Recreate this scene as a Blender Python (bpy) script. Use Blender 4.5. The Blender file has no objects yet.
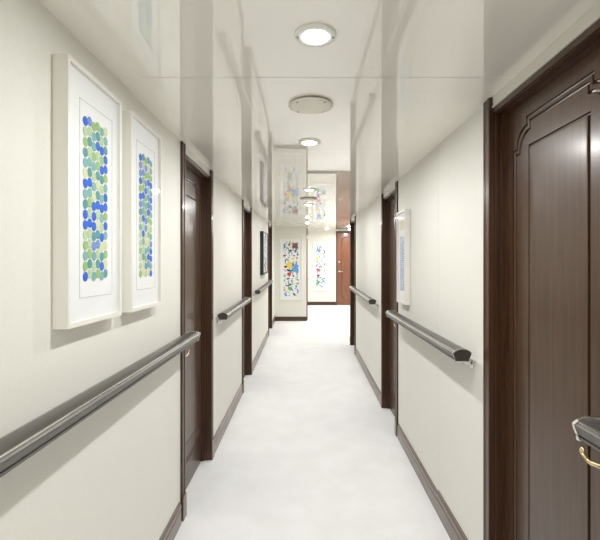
import bpy, bmesh, math, random
from mathutils import Vector
from mathutils.geometry import tessellate_polygon
random.seed(7)
C = bpy.context.scene.collection
PI = math.pi

# ---------------------------------------------------------------- camera, world, exposure
CAMZ = 1.425            # eye height above the carpet
SH = 0.00277            # sheer of the deck: floor, walls and ceiling curve up along the passage
WL, WR = 0.70, 0.771    # left / right wall distance from the camera axis
CEIL = 2.128
def sheer(y): return SH * y * y if y > 0 else 0.0

cam = bpy.data.cameras.new('camera'); camo = bpy.data.objects.new('camera', cam); C.objects.link(camo)
camo.location = (0, 0, CAMZ); camo.rotation_euler = (PI/2, 0, 0)
cam.sensor_width = 36; cam.lens = 430/600*36; cam.shift_x = -5.5/600; cam.shift_y = -0.5/600
cam.clip_start = 0.02
bpy.context.scene.camera = camo
w = bpy.data.worlds.new('world'); bpy.context.scene.world = w; w.use_nodes = True
w.node_tree.nodes['Background'].inputs[0].default_value = (1, 1, 1, 1)
w.node_tree.nodes['Background'].inputs[1].default_value = 0.3
vs = bpy.context.scene.view_settings
vs.view_transform = 'Standard'; vs.look = 'None'; vs.gamma = 1.0; vs.exposure = 0.0
bpy.context.scene.cycles.max_bounces = 12
bpy.context.scene.cycles.diffuse_bounces = 8
LIGHT_W = 9.9

# ---------------------------------------------------------------- materials
def mat(name, col, rough=0.5, metal=0.0, coat=0.0, coat_rough=0.03, spec=0.5, ior=1.5):
    m = bpy.data.materials.new(name); m.use_nodes = True
    b = m.node_tree.nodes['Principled BSDF']
    b.inputs['Base Color'].default_value = (*col, 1)
    b.inputs['Roughness'].default_value = rough
    b.inputs['Metallic'].default_value = metal
    b.inputs['Coat Weight'].default_value = coat
    b.inputs['Coat Roughness'].default_value = coat_rough
    b.inputs['Specular IOR Level'].default_value = spec
    b.inputs['IOR'].default_value = ior
    return m
def nodes(m): return m.node_tree.nodes, m.node_tree.links, m.node_tree.nodes['Principled BSDF']
def noise_col(m, c1, c2, scale, vscale=(1, 1, 1), detail=4, bump=0.0, bscale=None, dist=0.01, lo=0.35, hi=0.65):
    N, L, b = nodes(m)
    tc = N.new('ShaderNodeTexCoord'); mp = N.new('ShaderNodeMapping'); mp.inputs['Scale'].default_value = vscale
    L.new(tc.outputs['Object'], mp.inputs[0])
    n = N.new('ShaderNodeTexNoise'); n.inputs['Scale'].default_value = scale; n.inputs['Detail'].default_value = detail
    L.new(mp.outputs[0], n.inputs['Vector'])
    r = N.new('ShaderNodeValToRGB'); r.color_ramp.elements[0].position = lo; r.color_ramp.elements[1].position = hi
    r.color_ramp.elements[0].color = (*c1, 1); r.color_ramp.elements[1].color = (*c2, 1)
    L.new(n.outputs['Fac'], r.inputs[0]); L.new(r.outputs[0], b.inputs['Base Color'])
    if bump:
        n2 = N.new('ShaderNodeTexNoise'); n2.inputs['Scale'].default_value = bscale or scale; n2.inputs['Detail'].default_value = 3
        L.new(mp.outputs[0], n2.inputs['Vector'])
        bp = N.new('ShaderNodeBump'); bp.inputs['Strength'].default_value = bump; bp.inputs['Distance'].default_value = dist
        L.new(n2.outputs['Fac'], bp.inputs['Height']); L.new(bp.outputs[0], b.inputs['Normal'])
    return m

M = {}
M['wall'] = noise_col(mat('ivory_wall_vinyl', (.8, .8, .75), .55, spec=.3), (.765, .76, .705), (.79, .785, .735), 260, (1, 1, .25), bump=.12, bscale=500, dist=.002)
M['ceiling'] = mat('glossy_ivory_ceiling', (.88, .855, .79), .6, coat=1.0, coat_rough=.0, spec=.0, ior=1.5)
nodes(M['ceiling'])[2].inputs['Coat IOR'].default_value = 2.25
M['carpet'] = noise_col(mat('white_carpet', (.8, .8, .8), .95, spec=.1), (.83, .835, .84), (.89, .895, .905), 5, detail=8, bump=.5, bscale=300, dist=.006, lo=.3, hi=.7)
def wood(name, c1, c2, rough, coat, grain=(60, 60, 2.0), cr=.12):
    return noise_col(mat(name, c1, rough, coat=coat, coat_rough=cr), c1, c2, 1.6, grain, detail=5, bump=.05, dist=.002)
M['door_wood'] = wood('mahogany_door_wood', (.052, .024, .011), (.080, .039, .019), .34, .35, cr=.2)
M['frame_wood'] = wood('dark_casing_wood', (.044, .017, .006), (.070, .029, .011), .36, .25, cr=.15)
M['base_wood'] = wood('baseboard_wood', (.11, .075, .058), (.16, .115, .09), .35, .5, (3, 2.0, 60), cr=.2)
M['back_wood'] = wood('red_brown_door_wood', (.17, .060, .030), (.23, .09, .048), .3, .5)
M['cream'] = mat('cream_header', (.74, .72, .65), .4, coat=.3)
M['white'] = mat('white_frame', (.80, .78, .73), .4)
M['mat'] = mat('white_mat_board', (.82, .83, .84), .7)
M['bevel'] = mat('mat_bevel', (.62, .61, .60), .7)
M['black'] = mat('black_frame', (.015, .015, .015), .35)
M['rail'] = mat('brushed_bronze_metal', (.135, .128, .116), .34, metal=.8)
M['rail_edge'] = mat('bright_metal', (.72, .70, .66), .22, metal=1)
M['cap'] = mat('dark_end_cap', (.045, .036, .030), .45)
M['brass'] = mat('brass', (.83, .66, .38), .22, metal=1)
M['chrome'] = mat('chrome', (.8, .8, .8), .15, metal=1)
M['vent'] = mat('cream_vent', (.80, .76, .67), .5)
M['ring'] = mat('light_trim', (.84, .82, .78), .35)
M['screw'] = mat('screw', (.35, .33, .30), .4, metal=.6)
M['gap'] = mat('ceiling_backing', (.88, .86, .80), .6)
def emis(name, col, s):
    m = mat(name, col, .5); b = nodes(m)[2]
    b.inputs['Emission Color'].default_value = (*col, 1); b.inputs['Emission Strength'].default_value = s
    return m
M['lens'] = emis('lit_lens', (.97, .985, 1), 14)
def glass():
    m = bpy.data.materials.new('picture_glass'); m.use_nodes = True; N = m.node_tree.nodes; L = m.node_tree.links
    N.remove(N['Principled BSDF']); o = N['Material Output']
    t = N.new('ShaderNodeBsdfTransparent'); g = N.new('ShaderNodeBsdfGlossy'); g.inputs['Roughness'].default_value = .06
    f0 = N.new('ShaderNodeFresnel'); f0.inputs[0].default_value = 1.45; ge = N.new('ShaderNodeNewGeometry')
    sb = N.new('ShaderNodeMath'); sb.operation = 'SUBTRACT'; sb.inputs[0].default_value = 1; L.new(ge.outputs['Backfacing'], sb.inputs[1])
    f = N.new('ShaderNodeMath'); f.operation = 'MULTIPLY'; f1 = N.new('ShaderNodeMath'); f1.operation = 'MULTIPLY'; f1.inputs[1].default_value = .3; L.new(f0.outputs[0], f1.inputs[0]); L.new(f1.outputs[0], f.inputs[0]); L.new(sb.outputs[0], f.inputs[1])
    g.inputs['Color'].default_value = (.9, .9, .9, 1); x = N.new('ShaderNodeMixShader')
    L.new(f.outputs[0], x.inputs[0]); L.new(t.outputs[0], x.inputs[1]); L.new(g.outputs[0], x.inputs[2]); L.new(x.outputs[0], o.inputs[0])
    return m
M['glass'] = glass()

# ---------------------------------------------------------------- helpers
class Fr:
    """wall frame: a runs along the wall, z up, o goes into the wall (negative = into the room)"""
    def __init__(s, org, t, n): s.g = Vector(org); s.t = Vector(t); s.n = Vector(n)
    def __call__(s, a, z, o): return s.g + s.t*a + s.n*o + Vector((0, 0, z))
FL = Fr((-WL, 0, 0), (0, 1, 0), (-1, 0, 0))
FR = Fr((WR, 0, 0), (0, 1, 0), (1, 0, 0))
FI = Fr((0, 0, 0), (1, 0, 0), (0, 1, 0))        # plain x, z, y
BACKL, BACKR, LOB = 9.72, 12.2, 7.40
FBL = Fr((0, BACKL, 0), (1, 0, 0), (0, 1, 0))
FBR = Fr((0, BACKR, 0), (1, 0, 0), (0, 1, 0))

class MB:
    def __init__(s): s.v = []; s.f = []; s.m = []; s.sm = []
    def add(s, vs_, fs_, mi=0, smooth=False):
        k = len(s.v); s.v += [Vector(p) for p in vs_]
        for f in fs_: s.f.append([i+k for i in f]); s.m.append(mi); s.sm.append(smooth)
    def box(s, fr, a0, a1, z0, z1, o0, o1, mi=0, step=0.3):
        n = max(1, int(abs(a1-a0)/step)) if abs(fr.t.y) > .5 else 1
        vs_ = []
        for i in range(n+1):
            a = a0 + (a1-a0)*i/n
            vs_ += [fr(a, z0, o0), fr(a, z1, o0), fr(a, z1, o1), fr(a, z0, o1)]
        fs_ = [(0, 1, 2, 3), tuple(4*n+i for i in (3, 2, 1, 0))]
        for i in range(n):
            for j in range(4):
                j2 = (j+1) % 4
                fs_.append((4*i+j, 4*i+4+j, 4*i+4+j2, 4*i+j2))
        s.add(vs_, fs_, mi)
    def sweep(s, fr, prof, a0, a1, mi=0, step=0.2, smooth=False):
        """profile (z, o) pushed along a"""
        n = max(1, int(abs(a1-a0)/step)); k = len(prof); vs_ = []
        for i in range(n+1):
            a = a0 + (a1-a0)*i/n
            vs_ += [fr(a, z, o) for z, o in prof]
        fs_ = [tuple(range(k)), tuple(n*k+i for i in reversed(range(k)))]
        for i in range(n):
            for j in range(k):
                j2 = (j+1) % k
                fs_.append((k*i+j, k*i+k+j, k*i+k+j2, k*i+j2))
        s.add(vs_, fs_, mi, smooth)
    def loop(s, fr, path, prof, mi=0):
        """moulding: closed path of (a, z), profile of (inset, o) rings"""
        n = len(path); rings = []
        area = sum(path[i][0]*path[(i+1) % n][1]-path[(i+1) % n][0]*path[i][1] for i in range(n))
        sg = 1 if area > 0 else -1
        for ins, o in prof:
            r = []
            for i in range(n):
                p = Vector(path[i]); q0 = Vector(path[i-1]); q1 = Vector(path[(i+1) % n])
                d0 = (p-q0).normalized(); d1 = (q1-p).normalized()
                n0 = Vector((-d0.y, d0.x))*sg; n1 = Vector((-d1.y, d1.x))*sg
                b = (n0+n1); b = b.normalized() if b.length > 1e-6 else n0
                k = ins/max(.35, b.dot(n0)); q = p + b*k
                r.append(fr(q.x, q.y, o))
            rings.append(r)
        vs_ = [p for r in rings for p in r]; fs_ = []
        for j in range(len(rings)-1):
            for i in range(n):
                i2 = (i+1) % n
                fs_.append((j*n+i, j*n+i2, (j+1)*n+i2, (j+1)*n+i))
        s.add(vs_, fs_, mi)
    def tube(s, pts, rad, mi=0, seg=10):
        pts = [Vector(p) for p in pts]; n = len(pts); vs_ = []
        up = Vector((0, 0, 1)); last = None
        for i, p in enumerate(pts):
            d = (pts[min(i+1, n-1)]-pts[max(i-1, 0)]).normalized()
            x = (last - d*last.dot(d)) if last else d.cross(up if abs(d.z) < .9 else Vector((1, 0, 0)))
            x.normalize(); last = x; y = d.cross(x)
            r = rad[i] if isinstance(rad, (list, tuple)) else rad
            for k in range(seg):
                t = 2*PI*k/seg; vs_.append(p + x*math.cos(t)*r + y*math.sin(t)*r)
        fs_ = [tuple(reversed(range(seg))), tuple((n-1)*seg+k for k in range(seg))]
        for i in range(n-1):
            for k in range(seg):
                k2 = (k+1) % seg; fs_.append((i*seg+k, i*seg+k2, (i+1)*seg+k2, (i+1)*seg+k))
        s.add(vs_, fs_, mi, True)
    def lathe(s, c, axis, prof, mi=0, seg=40, smooth=True):
        """prof of (radius, distance along axis)"""
        c = Vector(c); ax = Vector(axis).normalized(); x = ax.orthogonal().normalized(); y = ax.cross(x)
        vs_ = []
        for r, h in prof:
            for k in range(seg):
                t = 2*PI*k/seg; vs_.append(c + ax*h + x*math.cos(t)*r + y*math.sin(t)*r)
        n = len(prof); fs_ = []
        for i in range(n-1):
            for k in range(seg):
                k2 = (k+1) % seg; fs_.append((i*seg+k, i*seg+k2, (i+1)*seg+k2, (i+1)*seg+k))
        fs_ += [tuple(reversed(range(seg))), tuple((n-1)*seg+k for k in range(seg))]
        s.add(vs_, fs_, mi, smooth)
    def disc(s, fr, a, z, ra, rz, o, mi, seg=14, rnd=None, th=.0006):
        ps = []
        for k in range(seg):
            t = 2*PI*k/seg; f = 1 if rnd is None else rnd[k % len(rnd)]
            ps.append((a+math.cos(t)*ra*f, z+math.sin(t)*rz*f))
        s.add([fr(p, q, o) for p, q in ps]+[fr(p, q, o+th) for p, q in ps],
              [tuple(range(seg)), tuple(reversed(range(seg, 2*seg)))]+[(k, (k+1) % seg, seg+(k+1) % seg, seg+k) for k in range(seg)], mi)
    def build(s, name, mats, parent=None, smooth_angle=None, recalc=True):
        me = bpy.data.meshes.new(name)
        if parent is None:
            xs = [p.x for p in s.v]; ys = [p.y for p in s.v]; zs = [p.z for p in s.v]
            org = Vector(((min(xs)+max(xs))/2, (min(ys)+max(ys))/2, min(zs)))
            orgs = org + Vector((0, 0, sheer(org.y)))
        else: orgs = Vector(parent['o_'])
        me.from_pydata([p + Vector((0, 0, sheer(p.y))) - orgs for p in s.v], [], s.f)
        if not isinstance(mats, (list, tuple)): mats = [mats]
        for m in mats: me.materials.append(m)
        for p, mi, sm in zip(me.polygons, s.m, s.sm): p.material_index = mi; p.use_smooth = sm
        if recalc:
            bm = bmesh.new(); bm.from_mesh(me); bmesh.ops.recalc_face_normals(bm, faces=bm.faces); bm.to_mesh(me); bm.free()
        if smooth_angle: me.set_sharp_from_angle(angle=smooth_angle)
        o = bpy.data.objects.new(name, me); C.objects.link(o)
        o['o_'] = tuple(orgs)
        if parent is None: o.location = orgs
        else: o.parent = parent
        return o
def tag(o, label=None, cat=None, group=None, kind=None):
    if label: o['label'] = label
    if cat: o['category'] = cat
    if group: o['group'] = group
    if kind: o['kind'] = kind
    return o
def thing(name, label, cat, loc, group=None, kind=None):
    o = bpy.data.objects.new(name, None); C.objects.link(o); o.empty_display_size = .05
    l = Vector(loc); l.z += sheer(l.y); o.location = l; o['o_'] = tuple(l)
    return tag(o, label, cat, group, kind)
def structure(name, mb, m, label=None, **k): return tag(mb.build(name, m, **k), label, None, None, 'structure')

# ---------------------------------------------------------------- the shell
YB = -3.0
REC = 0.060            # depth from wall face to door face
# door openings (a0, a1)
L1, L2, L3 = (2.47, 3.15), (4.79, 5.47), (8.11, 8.82)
R1, R2, R3 = (1.08, 1.775), (3.64, 4.26), (6.65, 7.27)
HEAD = 2.083

# floor as one slab, subdivided along y for the sheer
m = MB()
def slab(mb, x0, x1, y0, y1, z0, z1, step=.15, smooth=False, mi=0):
    fr = Fr((0, 0, 0), (0, 1, 0), (1, 0, 0)); mb.box(fr, y0, y1, z0, z1, x0, x1, mi=mi, step=step)
slab(m, -WL-.22, 2.6, YB-.1, BACKR+.25, -.06, 0)
structure('floor', m, M['carpet'])

# ceiling: glossy panels with fine joints
def panel(mb, x0, x1, y0, y1, z):
    nx = 1; ny = max(2, int((y1-y0)/.06)); vs_ = []
    for i in range(ny+1):
        y = y0+(y1-y0)*i/ny
        vs_ += [(x0, y, z), (x1, y, z)]
    mb.add(vs_, [(2*i, 2*i+2, 2*i+3, 2*i+1) for i in range(ny)], 0, True)
m = MB()
ys = [YB-.1]; k = -3
joints = [.555+1.035*k for k in range(-3, 13)]
joints = [j for j in joints if YB < j < BACKR]
ed = [YB-.1]+joints+[BACKR+.2]
for a, b in zip(ed[:-1], ed[1:]):
    panel(m, -WL-.2, 2.55, a+.0010, b-.0010, CEIL)
slab(m, -WL-.2, 2.55, YB-.1, BACKR+.2, CEIL+.0018, CEIL+.08, mi=1)
o = structure('ceiling', m, [M['ceiling'], M['gap']], recalc=False)

def wall(name, fr, segs, openings, th=.16):
    mb = MB()
    for a, b in segs: mb.box(fr, a, b, 0, CEIL+.001, 0, th)
    for a, b in openings: mb.box(fr, a, b, CEIL-.006, CEIL+.001, 0.02, th)
    return structure(name, mb, M['wall'])
CW = .03  # jamb thickness inside the wall cut
def segs(y0, y1, ops):
    r = []; c = y0
    for a, b in ops: r.append((c, a-CW)); c = b+CW
    r.append((c, y1)); return r
# joints between wall panels
def wall_panels(name, fr, y0, y1, ops, js):
    mb = MB()
    for a, b in segs(y0, y1, ops):
        cuts = [a]+[j for j in js if a < j < b]+[b]
        for p, q in zip(cuts[:-1], cuts[1:]):
            g0 = .0015 if p in js else 0; g1 = .0015 if q in js else 0
            mb.box(fr, p+g0, q-g1, 0, CEIL+.001, 0, .16)
            if q in js: mb.box(fr, q-.002, q+.002, 0, CEIL, .003, .15)
    return structure(name, mb, M['wall'])
wall_panels('wall_left', FL, YB, BACKL+.1, [L1, L2, L3], [0.02, -1.2])
wall_panels('wall_right', FR, YB, LOB, [R1, R2, R3], [2.49, -1.0])
mb = MB(); mb.box(FBL, -WL-.02, .02, 0, CEIL, 0, BACKR-BACKL+.02); structure('wall_back_left', mb, M['wall'])
mb = MB(); mb.box(FBR, .02, .865, 0, CEIL, 0, .1); mb.box(FBR, 1.75, 2.5, 0, CEIL, 0, .1); mb.box(FBR, .865, 1.75, 2.10, CEIL, 0, .1); structure('wall_back', mb, M['wall'])
mb = MB(); mb.box(Fr((0, 0, 0), (0, 1, 0), (1, 0, 0)), LOB-.1, BACKR+.1, 0, CEIL, 2.5, 2.6); structure('wall_lobby_right', mb, M['wall'])
mb = MB(); mb.box(Fr((0, 0, 0), (1, 0, 0), (0, 1, 0)), WR+.165, 2.5, 0, CEIL, LOB-.1, LOB); structure('wall_lobby_near', mb, M['wall'])
mb = MB(); mb.box(Fr((0, 0, 0), (1, 0, 0), (0, 1, 0)), -WL-.1, WR+.1, 0, CEIL, YB-.1, YB); structure('wall_behind', mb, M['wall'])

# baseboards
def base_prof(h=.118, t=.013):
    return [(0, .001), (0, -t), (h*.62, -t), (h*.66, -t*.55), (h*.70, -t), (h*.88, -t), (h*.93, -t*.4), (h, -t*.3), (h, .001)]
def baseboard(name, fr, a, b, h=.118, end=True):
    mb = MB(); mb.sweep(fr, base_prof(h), a, b)
    return structure(name, mb, M['base_wood'])
for i, (a, b) in enumerate(segs(YB, BACKL, [L1, L2, L3])):
    baseboard('baseboard_left', FL, a if i == 0 else a+.06, b-.06 if i < 3 else b, .122)
for i, (a, b) in enumerate(segs(YB, LOB, [R1, R2, R3])):
    if a < 2.49 < b:
        baseboard('baseboard_right', FR, a+.06, 2.49, .132); baseboard('baseboard_right', FR, 2.49, b-.06, .118)
    elif i < 3: baseboard('baseboard_right', FR, a+.06 if i else a, b-.06)
def baseboard_x(name, fr, a, b):
    mb = MB(); mb.box(fr, a, b, 0, .085, -.012, .001); mb.box(fr, a, b, .085, .098, -.007, .001)
    return structure(name, mb, M['frame_wood'])
baseboard_x('baseboard_back_left', FBL, -WL+.014, .03)
baseboard_x('baseboard_back', FBR, .03, .862)

# ---------------------------------------------------------------- doors
def arc_path(a0, a1, z0, z1, cr=.10, st=.016):
    """rectangle whose four corners are rounded and notched with small steps"""
    P = []
    def corner(cx, cz, sx, sz, flip):
        pts = [(cx, cz-sz*(cr+st)), (cx+(-sx)*st, cz-sz*(cr+st))]
        for k in range(7):
            t = PI/2*k/6
            pts.append((cx-sx*st-sx*(cr)*(1-math.cos(t)), cz-sz*(cr+st)+sz*cr*math.sin(t)))
        pts.append((cx-sx*(st+cr), cz))
        return pts[::-1] if flip else pts
    P += corner(a1, z1, 1, 1, False)      # going up the right side, over to the top
    P += corner(a0, z1, -1, 1, True)
    P += corner(a0, z0, -1, -1, False)
    P += corner(a1, z0, 1, -1, True)
    return P
def lever(mb, fr, a, z, o, d):
    """scrolled lever: spindle at a, lever pointing along d"""
    pts = []; r = []
    pts.append(fr(a, z, o)); r.append(.009)
    pts.append(fr(a, z, o-.038)); r.append(.009)
    pts.append(fr(a+d*.006, z, o-.047)); r.append(.0095)
    for t, dz in ((.025, .003), (.045, -.001), (.065, -.006), (.082, -.006), (.096, .001)):
        pts.append(fr(a+d*t, z+dz, o-.050)); r.append(.0085-.03*t)
    cx, cz, R = a+d*.098, z+.013, .012
    for k in range(1, 11):
        t = -PI/2 + k*PI*1.55/10; rr = R*(1-.045*k)
        pts.append(fr(cx+d*math.cos(t)*rr, cz+math.sin(t)*rr, o-.050-.0007*k)); r.append(.0056-.0002*k)
    mb.tube(pts, r)

def door(n, fr, op, handle_far, label, wood_='door_wood', frame_='frame_wood', side='left'):
    a0, a1 = op; d0 = thing('door_%d' % n, label, 'door', fr((a0+a1)/2, 0, 0), kind='structure')
    # casing on the wall face, jambs and stops
    f = MB()
    cw = .065
    for (e, sg) in ((a0, -1), (a1, 1)):
        def bx(p, q, z0, z1, o0, o1): f.box(fr, min(e+sg*p, e+sg*q), max(e+sg*p, e+sg*q), z0, z1, o0, o1, step=9)
        # casing: stepped profile
        bx(0, cw, 0, CEIL-.001, -.010, 0)
        bx(.004, .020, 0, CEIL-.002, -.013, -.010)
        bx(cw-.016, cw-.003, .0, CEIL-.002, -.012, -.010)
        bx(-.001, .029, 0, CEIL-.001, 0, REC+.05)           # jamb
        bx(-.006, -.001, 0, HEAD, .012, .022)               # beads
        bx(-.012, -.001, 0, HEAD, .034, REC-.002)
        bx(-.018, -.012, 0, HEAD-.006, .050, .060)
    f.box(fr, a0, a1, HEAD-.022, HEAD, .004, REC+.05)
    f.box(fr, a0, a1, HEAD-.030, HEAD-.022, .034, REC-.002)
    f.box(fr, a0, a1, HEAD-.026, HEAD-.022, .012, .022)
    f.build('door_frame', M[frame_], d0)
    for (e, sg) in ((a0, -1), (a1, 1)):                     # plinth blocks
        pb = MB(); q = (e+sg*.002, e+sg*(cw+.002)); pb.box(fr, min(q), max(q), 0, .13, -.018, -.0132)
        pb.box(fr, min(q)+.004, max(q)-.004, .13, .134, -.017, -.0132)
        pb.build('plinth_block', M['base_wood'], d0)
    h = MB(); h.box(fr, a0+.0005, a1-.0005, HEAD+.0005, CEIL-.001, .002, REC+.05); h.box(fr, a0+.001, a1-.001, HEAD+.001, HEAD+.007, -.002, .002)
    tag(h.build('header_panel', M['cream'], d0), 'cream panel above the door')
    s = MB(); l0, l1, lz0, lz1 = a0+.004, a1-.004, .006, HEAD-.024
    s.box(fr, l0, l1, lz0, lz1, REC+.009, REC+.04, step=9)
    R = [(l0, lz0), (l1, lz0), (l1, lz1), (l0, lz1)]
    s.add([fr(a, z, REC) for a, z in R]+[fr(a, z, REC+.012) for a, z in R], [(0, 1, 5, 4), (1, 2, 6, 5), (2, 3, 7, 6), (3, 0, 4, 7)])
    m0, m1 = a0+.052, a1-.052; mz0, mz1 = .17, HEAD-.088
    def arc(e): return arc_path(m0+e, m1-e, mz0+e, mz1-e, .075, .030)
    def plate(outer, inner, o):
        P2 = outer+inner
        tr = tessellate_polygon([[Vector((a, z, 0)) for a, z in outer], [Vector((a, z, 0)) for a, z in inner]])
        s.add([fr(a, z, o) for a, z in P2], [tuple(t) for t in tr])
    plate(R, arc(0), REC)
    Q = [[fr(a, z, REC+o) for a, z in arc(e)] for e, o in ((0, 0), (.001, .007), (.006, .008), (.0085, .001), (.011, -.001), (.019, -.001), (.0215, .001), (.0225, .007), (.0275, .008), (.030, 0))]
    n_ = len(Q[0]); s.add([p for q in Q for p in q], [(a*n_+b, a*n_+(b+1) % n_, (a+1)*n_+(b+1) % n_, (a+1)*n_+b) for a in range(len(Q)-1) for b in range(n_)])
    i0, i1 = m0+.121, m1-.121; iz0, iz1 = .29, HEAD-.20
    rect = lambda e: [(i0+e, iz0+e), (i1-e, iz0+e), (i1-e, iz1-e), (i0+e, iz1-e)]
    plate(arc(.030), rect(0), REC)
    Q = [[fr(a, z, REC+o) for a, z in rect(e)] for e, o in ((0, 0), (.001, .007), (.007, .008), (.009, .001))]
    s.add([p for q in Q for p in q], [(a*4+b, a*4+(b+1) % 4, (a+1)*4+(b+1) % 4, (a+1)*4+b) for a in range(3) for b in range(4)])
    sl = s.build('door_leaf', M[wood_], d0, recalc=False)
    p = MB(); c4 = rect(.0092); c5 = rect(.014)
    p.add([fr(a, z, REC+.006) for a, z in c4]+[fr(a, z, REC-.002) for a, z in c4]+[fr(a, z, REC-.003) for a, z in c5],
          [(3, 2, 1, 0), (8, 9, 10, 11)]+[(k, (k+1) % 4, 4+(k+1) % 4, 4+k) for k in range(4)]+[(4+k, 4+(k+1) % 4, 8+(k+1) % 4, 8+k) for k in range(4)])
    p.build('centre_panel', M[wood_], sl)
    ha = a1-.045 if handle_far else a0+.026
    hd = MB()
    hd.lathe(fr(ha, .898, REC), -fr.n, [(.026, 0), (.026, .004), (.022, .008), (.012, .012)], seg=24)
    lever(hd, fr, ha, .898, REC, -1 if handle_far else 1)
    tag(hd.build('door_handle', M['brass'], sl), 'curled brass lever handle')
    kh = MB(); kh.lathe(fr(ha, .83, REC), -fr.n, [(.014, 0), (.014, .003), (.006, .006)], seg=18)
    kh.build('keyhole_plate', M['brass'], sl)
    return d0
door(1, FL, L1, False, 'recessed dark brown panelled door on the left wall nearest the camera, past two white framed dot pictures')
door(2, FL, L2, False, 'middle dark brown door on the left wall, between the middle handrail and the black picture')
door(3, FL, L3, False, 'farthest dark brown door on the left wall, just before the back picture wall')
door(4, FR, R1, False, 'large dark mahogany panelled door at the right edge with scalloped moulding')
door(5, FR, R2, False, 'middle dark brown door on the right wall beside the edge-on white picture')
door(6, FR, R3, False, 'farthest dark brown door on the right wall at the corner of the lobby')

# back door facing the corridor
BD = (.865+.0, 1.72)
d7 = thing('door_7', 'reddish brown panelled door at the far end of the corridor', 'door', (1.3, BACKR, 0), kind='structure')
mb = MB()
mb.box(FBR, .865, .895, 0, 2.10, -.012, .08); mb.box(FBR, 1.72, 1.75, 0, 2.10, -.012, .08); mb.box(FBR, .895, 1.72, 2.065, 2.10, -.012, .08)
mb.build('door_frame', M['frame_wood'], d7)
mb = MB(); mb.box(FBR, .898, 1.717, .006, 2.062, .012, .05); sl = mb.build('door_leaf', M['back_wood'], d7)
mb = MB(); mb.loop(FBR, arc_path(1.01, 1.62, .17, 1.95, .08), [(0, .012), (.004, .002), (.014, .002), (.020, .012), (.026, .006), (.034, .012)]); mb.build('outer_moulding', M['back_wood'], sl)
mb = MB(); mb.lathe(FBR(.95, .96, .012), (0, -1, 0), [(.028, 0), (.028, .006), (.012, .012)], seg=24)
mb.tube([FBR(.95, .96, .012), FBR(.95, .96, -.045), FBR(.97, .962, -.05), FBR(1.06, .955, -.05)], [.012, .012, .012, .010]); tag(mb.build('door_handle', M['chrome'], sl), 'pale metal lever handle')
mb = MB(); mb.lathe(FBR(.95, 1.23, .012), (0, -1, 0), [(.028, 0), (.028, .012), (.018, .018)], seg=24); tag(mb.build('lock', M['chrome'], sl), 'round metal deadbolt')

# door frame on the side wall at the end of the left block
FS = Fr((.02, 0, 0), (0, 1, 0), (-1, 0, 0))
d8 = thing('door_8', 'brown door frame seen edge-on between the two tall back pictures', 'door', (.03, 10.3, 0), kind='structure')
mb = MB(); mb.box(FS, BACKL+.10, BACKL+.18, 0, 2.10, -.030, 0); mb.box(FS, BACKL+.98, BACKL+1.06, 0, 2.10, -.030, 0); mb.box(FS, BACKL+.18, BACKL+.98, 2.02, 2.10, -.030, 0)
mb.build('door_frame', M['back_wood'], d8)
mb = MB(); mb.box(FS, BACKL+.181, BACKL+.979, .005, 2.019, -.018, 0); sl = mb.build('door_leaf', M['back_wood'], d8)
mb = MB(); mb.tube([FS(BACKL+.26, .93, -.015), FS(BACKL+.26, .93, -.05), FS(BACKL+.38, .93, -.05)], .01); mb.build('door_handle', M['brass'], sl)

# ---------------------------------------------------------------- handrails
def rail(fr, a0, a1, gi, label, near_cap=True, far_lip=True, group='handrails along the corridor'):
    """gi gap to the wall; profile is an arched top tapering down"""
    t = thing('handrail', label, 'handrail', fr((a0+a1)/2, .99, 0), group)
    oi, oo = -gi, -gi-.082; z0 = 1.006; H = .052; c = (oi+oo)/2; hw = .041
    def prof(g=0.0):
        P = [(z0-g, c+.030+g), (z0+.007, c+.0315+g), (z0+.009, c+.028+g), (z0+.012, c+.0325+g), (z0+.030, c+hw-.001+g)]
        for k in range(9):
            x = 1-2*k/8
            P.append((z0+.036+(H-.036)*(1-abs(x)**2.6)+g, c+hw*x+g*x))
        P += [(z0+.030, c-hw+.001-g), (z0+.012, c-.0325-g), (z0+.009, c-.028-g), (z0+.007, c-.0315-g), (z0-g, c-.030-g)]
        return P
    mb = MB(); mb.sweep(fr, prof(), a0+.006, a1-.006, smooth=True)
    # fine ribs on the top face
    for x in (-.80, .80):
        z = z0+.036+(H-.036)*(1-abs(x)**2.6)
        mb.sweep(fr, [(z-.001, c+hw*x-.003), (z+.0016, c+hw*x-.0015), (z+.0016, c+hw*x+.0015), (z-.001, c+hw*x+.003)], a0+.007, a1-.007, mi=1)
    mb.build('grip', [M['rail'], M['rail_edge']], t, smooth_angle=.6)
    if near_cap:
        mb = MB(); mb.sweep(fr, prof(.0015), a0, a0+.006); mb.build('rim', M['rail_edge'], t)
        mb = MB(); mb.sweep(fr, prof(-.0016), a0-.004, a0); tag(mb.build('end_cap', M['cap'], t), 'dark end cap of the rail')
    if far_lip:
        mb = MB(); mb.sweep(fr, prof(.003), a1-.006, a1+.004); tag(mb.build('end_cap', M['rail_edge'], t), 'bright metal end lip of the rail')
    n = max(2, int((a1-a0)/.9)+1)
    for i in range(n):
        a = a0+.07+(a1-a0-.14)*i/(n-1)
        mb = MB()
        mb.tube([fr(a, .975, -.001), fr(a, .975, -.012), fr(a, .978, -.030), fr(a, .990, -gi-.030), fr(a, 1.008, c)], [.008, .007, .006, .006, .007], seg=8)
        mb.lathe(fr(a, .975, 0), -fr.n, [(.018, 0), (.018, .004), (.010, .008)], seg=16)
        mb.build('bracket', M['chrome'], t)
rail(FL, -2.0, 2.44, .018, 'long near handrail on the left wall, running in from the left edge', near_cap=True)
rail(FL, 3.33, 4.74, .018, 'middle handrail on the left wall between the first and second doors')
rail(FL, 5.75, 7.95, .018, 'farthest handrail on the left wall below the black framed picture')
rail(FR, -1.5, 1.055, .030, 'grey handrail end in front of the big door at the right edge')
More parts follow.
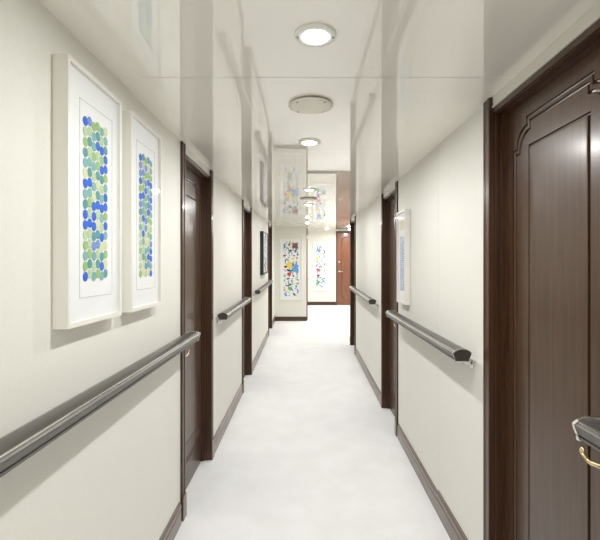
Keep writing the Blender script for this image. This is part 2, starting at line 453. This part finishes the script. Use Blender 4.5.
rail(FR, 1.92, 3.52, .030, 'middle handrail on the right wall below the edge-on white picture')
rail(FR, 4.50, 6.48, .030, 'farthest handrail on the right wall beside the lobby opening')

# ---------------------------------------------------------------- ceiling lights and vents
def ceil_light(x, y, label, r=.063, power=1.0, group='round ceiling lights'):
    t = thing('ceiling_light', label, 'ceiling light', (x, y, CEIL), group)
    mb = MB(); mb.lathe((x, y, CEIL), (0, 0, -1), [(r, -.001), (r, .004), (r-.003, .008), (r*.66, .009), (r*.60, .006), (r*.60, .002)], seg=48)
    mb.build('trim_ring', M['ring'], t)
    mb = MB(); mb.lathe((x, y, CEIL), (0, 0, -1), [(r*.585, .003), (r*.585, .009), (r*.5, .013), (r*.28, .017), (.002, .019)], seg=32)
    tag(mb.build('lens', M['lens'], t), 'glowing white lens')
    for k in (-1, 1):
        mb = MB(); mb.lathe((x+k*r*.82, y, CEIL), (0, 0, -1), [(.004, .006), (.004, .0105), (.002, .0115)], seg=10); mb.build('screw', M['screw'], t)
    ld = bpy.data.lights.new('lamp', 'AREA'); ld.shape = 'DISK'; ld.size = r*1.1; ld.energy = LIGHT_W*power; ld.color = (1.0, .995, .98)
    lo = bpy.data.objects.new('lamp', ld); C.objects.link(lo); lo.parent = t; lo.location = (0, 0, -.021)
def vent(x, y, label, r=.095):
    t = thing('ceiling_vent', label, 'ceiling vent', (x, y, CEIL), 'round ceiling vents')
    mb = MB(); mb.lathe((x, y, CEIL), (0, 0, -1), [(r*.85, -.001), (r*.85, .006)], seg=40); mb.build('collar', M['screw'], t)
    mb = MB(); mb.lathe((x, y, CEIL), (0, 0, -1), [(r*.97, .006), (r, .008), (r, .011), (r*.8, .015), (r*.4, .016), (.003, .0165)], seg=48); mb.build('cover_plate', M['vent'], t)
    for k in range(4):
        a = PI/4+k*PI/2
        mb = MB(); mb.lathe((x+math.cos(a)*r*.85, y+math.sin(a)*r*.85, CEIL), (0, 0, -1), [(.005, .012), (.005, .0155), (.003, .017)], seg=10); mb.build('screw', M['screw'], t)
CX = .030
ceil_light(CX, 1.295, 'nearest and largest glowing round ceiling light at the top of the picture')
ceil_light(CX-.008, 2.42, 'second glowing round ceiling light, just beyond the nearest round vent')
ceil_light(CX+.005, 4.0, 'third round ceiling light from the camera, above the back pictures')
ceil_light(CX+.005, 5.1, 'fourth round ceiling light, just past the second vent')
ceil_light(CX+.005, 6.8, 'fifth round ceiling light, small, near the lobby')
ceil_light(CX+.005, 8.2, 'tiny round ceiling light where the corridor meets the lobby')
for y in (-.35, -1.45, -2.5): ceil_light(CX, y, 'round ceiling light behind the camera')
vent(CX-.007, 1.85, 'cream round ceiling vent between the two nearest lights')
vent(CX+.005, 4.62, 'smaller looking far round ceiling vent between distant lights')
ceil_light(.95, 9.3, 'round ceiling light in the lobby right of the corridor', r=.09, power=1.6)
ceil_light(.55, 11.0, 'round ceiling light in front of the right back picture', r=.09, power=1.4)
ceil_light(1.2, 11.6, 'round ceiling light in front of the reddish far door', r=.09, power=1.4)
ceil_light(1.9, 10.4, 'round ceiling light on the hidden side of the lobby', r=.09, power=1.4)

# ---------------------------------------------------------------- pictures
def cmat(name, col): return mat(name, col, .7)
P_DOT = [cmat('paint_blue', (.02, .13, .62)), cmat('paint_sea_green', (.20, .42, .40)), cmat('paint_leaf_green', (.30, .48, .18)),
         cmat('paint_pale_green', (.45, .58, .36)), cmat('paint_teal', (.10, .30, .32)), cmat('paint_soft_blue', (.16, .28, .60)), cmat('paint_pale_yellow', (.62, .66, .40))]
def framed(name, fr, a0, a1, z0, z1, depth, border, label, group, frame_m, art, matm='mat', window=None, glass_=True):
    t = thing(name, label, 'picture', fr((a0+a1)/2, z0, 0), group)
    mb = MB()
    for q in ((a0, a0+border, z0, z1), (a1-border, a1, z0, z1), (a0+border, a1-border, z0, z0+border), (a0+border, a1-border, z1-border, z1)):
        mb.box(fr, *q, -depth, -.001, step=9)
    mb.build('frame', M[frame_m], t)
    A0, A1, Z0, Z1 = a0+border, a1-border, z0+border, z1-border
    om = -depth+.012
    mb = MB(); mb.box(fr, A0, A1, Z0, Z1, om, -.002, step=9)
    if window:
        wa0, wa1, wz0, wz1 = window
        mb.loop(fr, [(wa0, wz0), (wa1, wz0), (wa1, wz1), (wa0, wz1)], [(0, om), (.0003, om-.0012), (.0018, om-.0012), (.0022, om)], mi=1)
    mb.build('mat_board', [M[matm], M['bevel']], t)
    mb = MB(); mats = art(mb, fr, om-.0015)
    mb.build('print', mats, t)
    if glass_:
        mb = MB(); mb.box(fr, A0, A1, Z0, Z1, -depth+.004, -depth+.006, step=9); mb.build('glass', M['glass'], t)
def dots(a0, a1, z0, z1, nc, nr, seed, weights):
    def f(mb, fr, o):
        rnd = random.Random(seed); pa = (a1-a0)/nc; pz = (z1-z0)/nr
        for c in range(nc):
            for r in range(nr):
                k = rnd.choices(range(7), weights)[0]
                mb.disc(fr, a0+(c+.5)*pa, z0+(r+.5)*pz+(.25*pz if c % 2 else 0), pa*.54, pz*.47, o-.00004*((c+r) % 3), k)
        return P_DOT
    return f
framed('framed_picture', FL, 1.187, 1.535, 1.256, 2.017, .045, .013, 'nearest white box-framed picture of blue and green dots on the left wall', 'white framed dot pictures', 'white',
       dots(1.288, 1.445, 1.383, 1.885, 6, 16, 3, (5, 5, 3, 4, 2, 1, 1)), window=(1.268, 1.482, 1.335, 1.93))
framed('framed_picture', FL, 1.619, 1.962, 1.256, 2.017, .045, .013, 'second white box-framed dot picture, nearer the first left door', 'white framed dot pictures', 'white',
       dots(1.722, 1.866, 1.383, 1.885, 5, 16, 11, (3, 3, 4, 3, 1, 5, 2)), window=(1.695, 1.902, 1.335, 1.93))
def blobs(a0, a1, z0, z1, n, seed, pal, weights, sz):
    def f(mb, fr, o):
        rnd = random.Random(seed)
        nc = 4; nr = n//nc
        for i in range(n):
            c, r = i % nc, i//nc
            a = a0+(c+.5+rnd.uniform(-.35, .35))*(a1-a0)/nc; z = z0+(r+.5+rnd.uniform(-.4, .4))*(z1-z0)/nr
            L_ = sz*rnd.uniform(.5, 1.25); W_ = L_*rnd.uniform(.18, .65); th = rnd.uniform(0, PI); ct, st = math.cos(th), math.sin(th)
            rn = [rnd.uniform(.6, 1.2) for _ in range(9)]; ps = []
            for k in range(9):
                t = 2*PI*k/9; u, v = math.cos(t)*L_*rn[k], math.sin(t)*W_*rn[k]
                ps.append((max(a0, min(a1, a+u*ct-v*st)), z+u*st+v*ct))
            oo = o-.00002*i
            mb.add([fr(p, q, oo) for p, q in ps], [tuple(range(9))], rnd.choices(range(len(pal)), weights)[0])
        return pal
    return f
P_ABS = [cmat('ink_black', (.02, .02, .025)), cmat('ink_grey_blue', (.10, .14, .22)), cmat('paint_sky', (.12, .33, .75)), cmat('paint_yellow', (.85, .60, .08)),
         cmat('paint_red', (.60, .03, .04)), cmat('paint_green', (.12, .45, .14)), cmat('paint_pink', (.75, .40, .45)), cmat('paint_brown', (.22, .10, .08)), cmat('paint_mint', (.35, .65, .55))]
def abstract_left(mb, fr, o):
    blobs(-.50, -.155, .57, 1.80, 104, 5, P_ABS, (4, 6, 3, .6, .8, 1.2, 2, .7, 2.5), .044)(mb, fr, o)
    mb.disc(fr, -.36, 1.27, .062, .075, o-.005, 3); mb.disc(fr, -.22, 1.20, .07, .11, o-.005, 2, rnd=[.7, 1.2, .8, 1.1, .9]); mb.disc(fr, -.235, 1.70, .07, .07, o-.005, 7, rnd=[1, .8, 1.1])
    mb.disc(fr, -.37, 1.06, .045, .04, o-.005, 4); mb.disc(fr, -.35, .74, .055, .04, o-.005, 5, rnd=[1, .7, 1.1])
    return P_ABS
def abstract_right(mb, fr, o):
    blobs(.29, .57, .50, 1.72, 92, 8, P_ABS, (1.2, 4, 4, .6, .8, 1, 2, .3, 4), .040)(mb, fr, o)
    mb.disc(fr, .33, 1.32, .045, .075, o-.005, 3, rnd=[1, .6, .9]); mb.disc(fr, .38, 1.55, .06, .06, o-.005, 2, rnd=[1, .7]); mb.disc(fr, .36, 1.00, .045, .05, o-.005, 4, rnd=[1, .6, .8])
    mb.disc(fr, .34, .62, .05, .06, o-.005, 5, rnd=[1, .6, 1.1]); mb.disc(fr, .36, .84, .035, .04, o-.005, 4)
    return P_ABS
framed('framed_picture', FBL, -.58, -.075, .47, 1.88, .030, .018, 'tall white abstract picture on the nearer back wall, left of the brown edge', 'tall abstract pictures', 'white', abstract_left)
framed('framed_picture', FBR, .215, .655, .41, 1.81, .030, .018, 'tall white abstract picture on the farthest wall, left of the reddish door', 'tall abstract pictures', 'white', abstract_right)
def small_art(mb, fr, o):
    blobs(6.80, 7.27, 1.27, 1.85, 88, 4, P_ABS, (4, 6, 3, .3, .3, 1, .3, .3, 3), .04)(mb, fr, o); return P_ABS
framed('framed_picture', FL, 6.62, 7.42, 1.219, 1.896, .055, .030, 'black-framed picture on the left wall above the farthest handrail', None, 'black', small_art)
def blue_marks(mb, fr, o):
    P = [cmat('paint_pale_blue', (.30, .42, .66)), cmat('paint_ice_blue', (.45, .56, .72)), cmat('paint_sand', (.72, .66, .50))]
    rnd = random.Random(2)
    for r in range(26):
        for c in range(4): mb.disc(fr, 3.25+c*.035, 1.24+r*.016, .015, .0072, o, rnd.choice((0, 0, 1)), seg=8)
    mb.box(fr, 3.24, 3.37, 1.70, 1.77, o, o+.0004, mi=2, step=9)
    return P
framed('framed_picture', FR, 3.17, 3.45, 1.135, 1.845, .040, .014, 'white-framed picture seen edge-on on the right wall above the handrail', None, 'white', blue_marks)

for o in bpy.data.objects:
    if 'o_' in o: del o['o_']
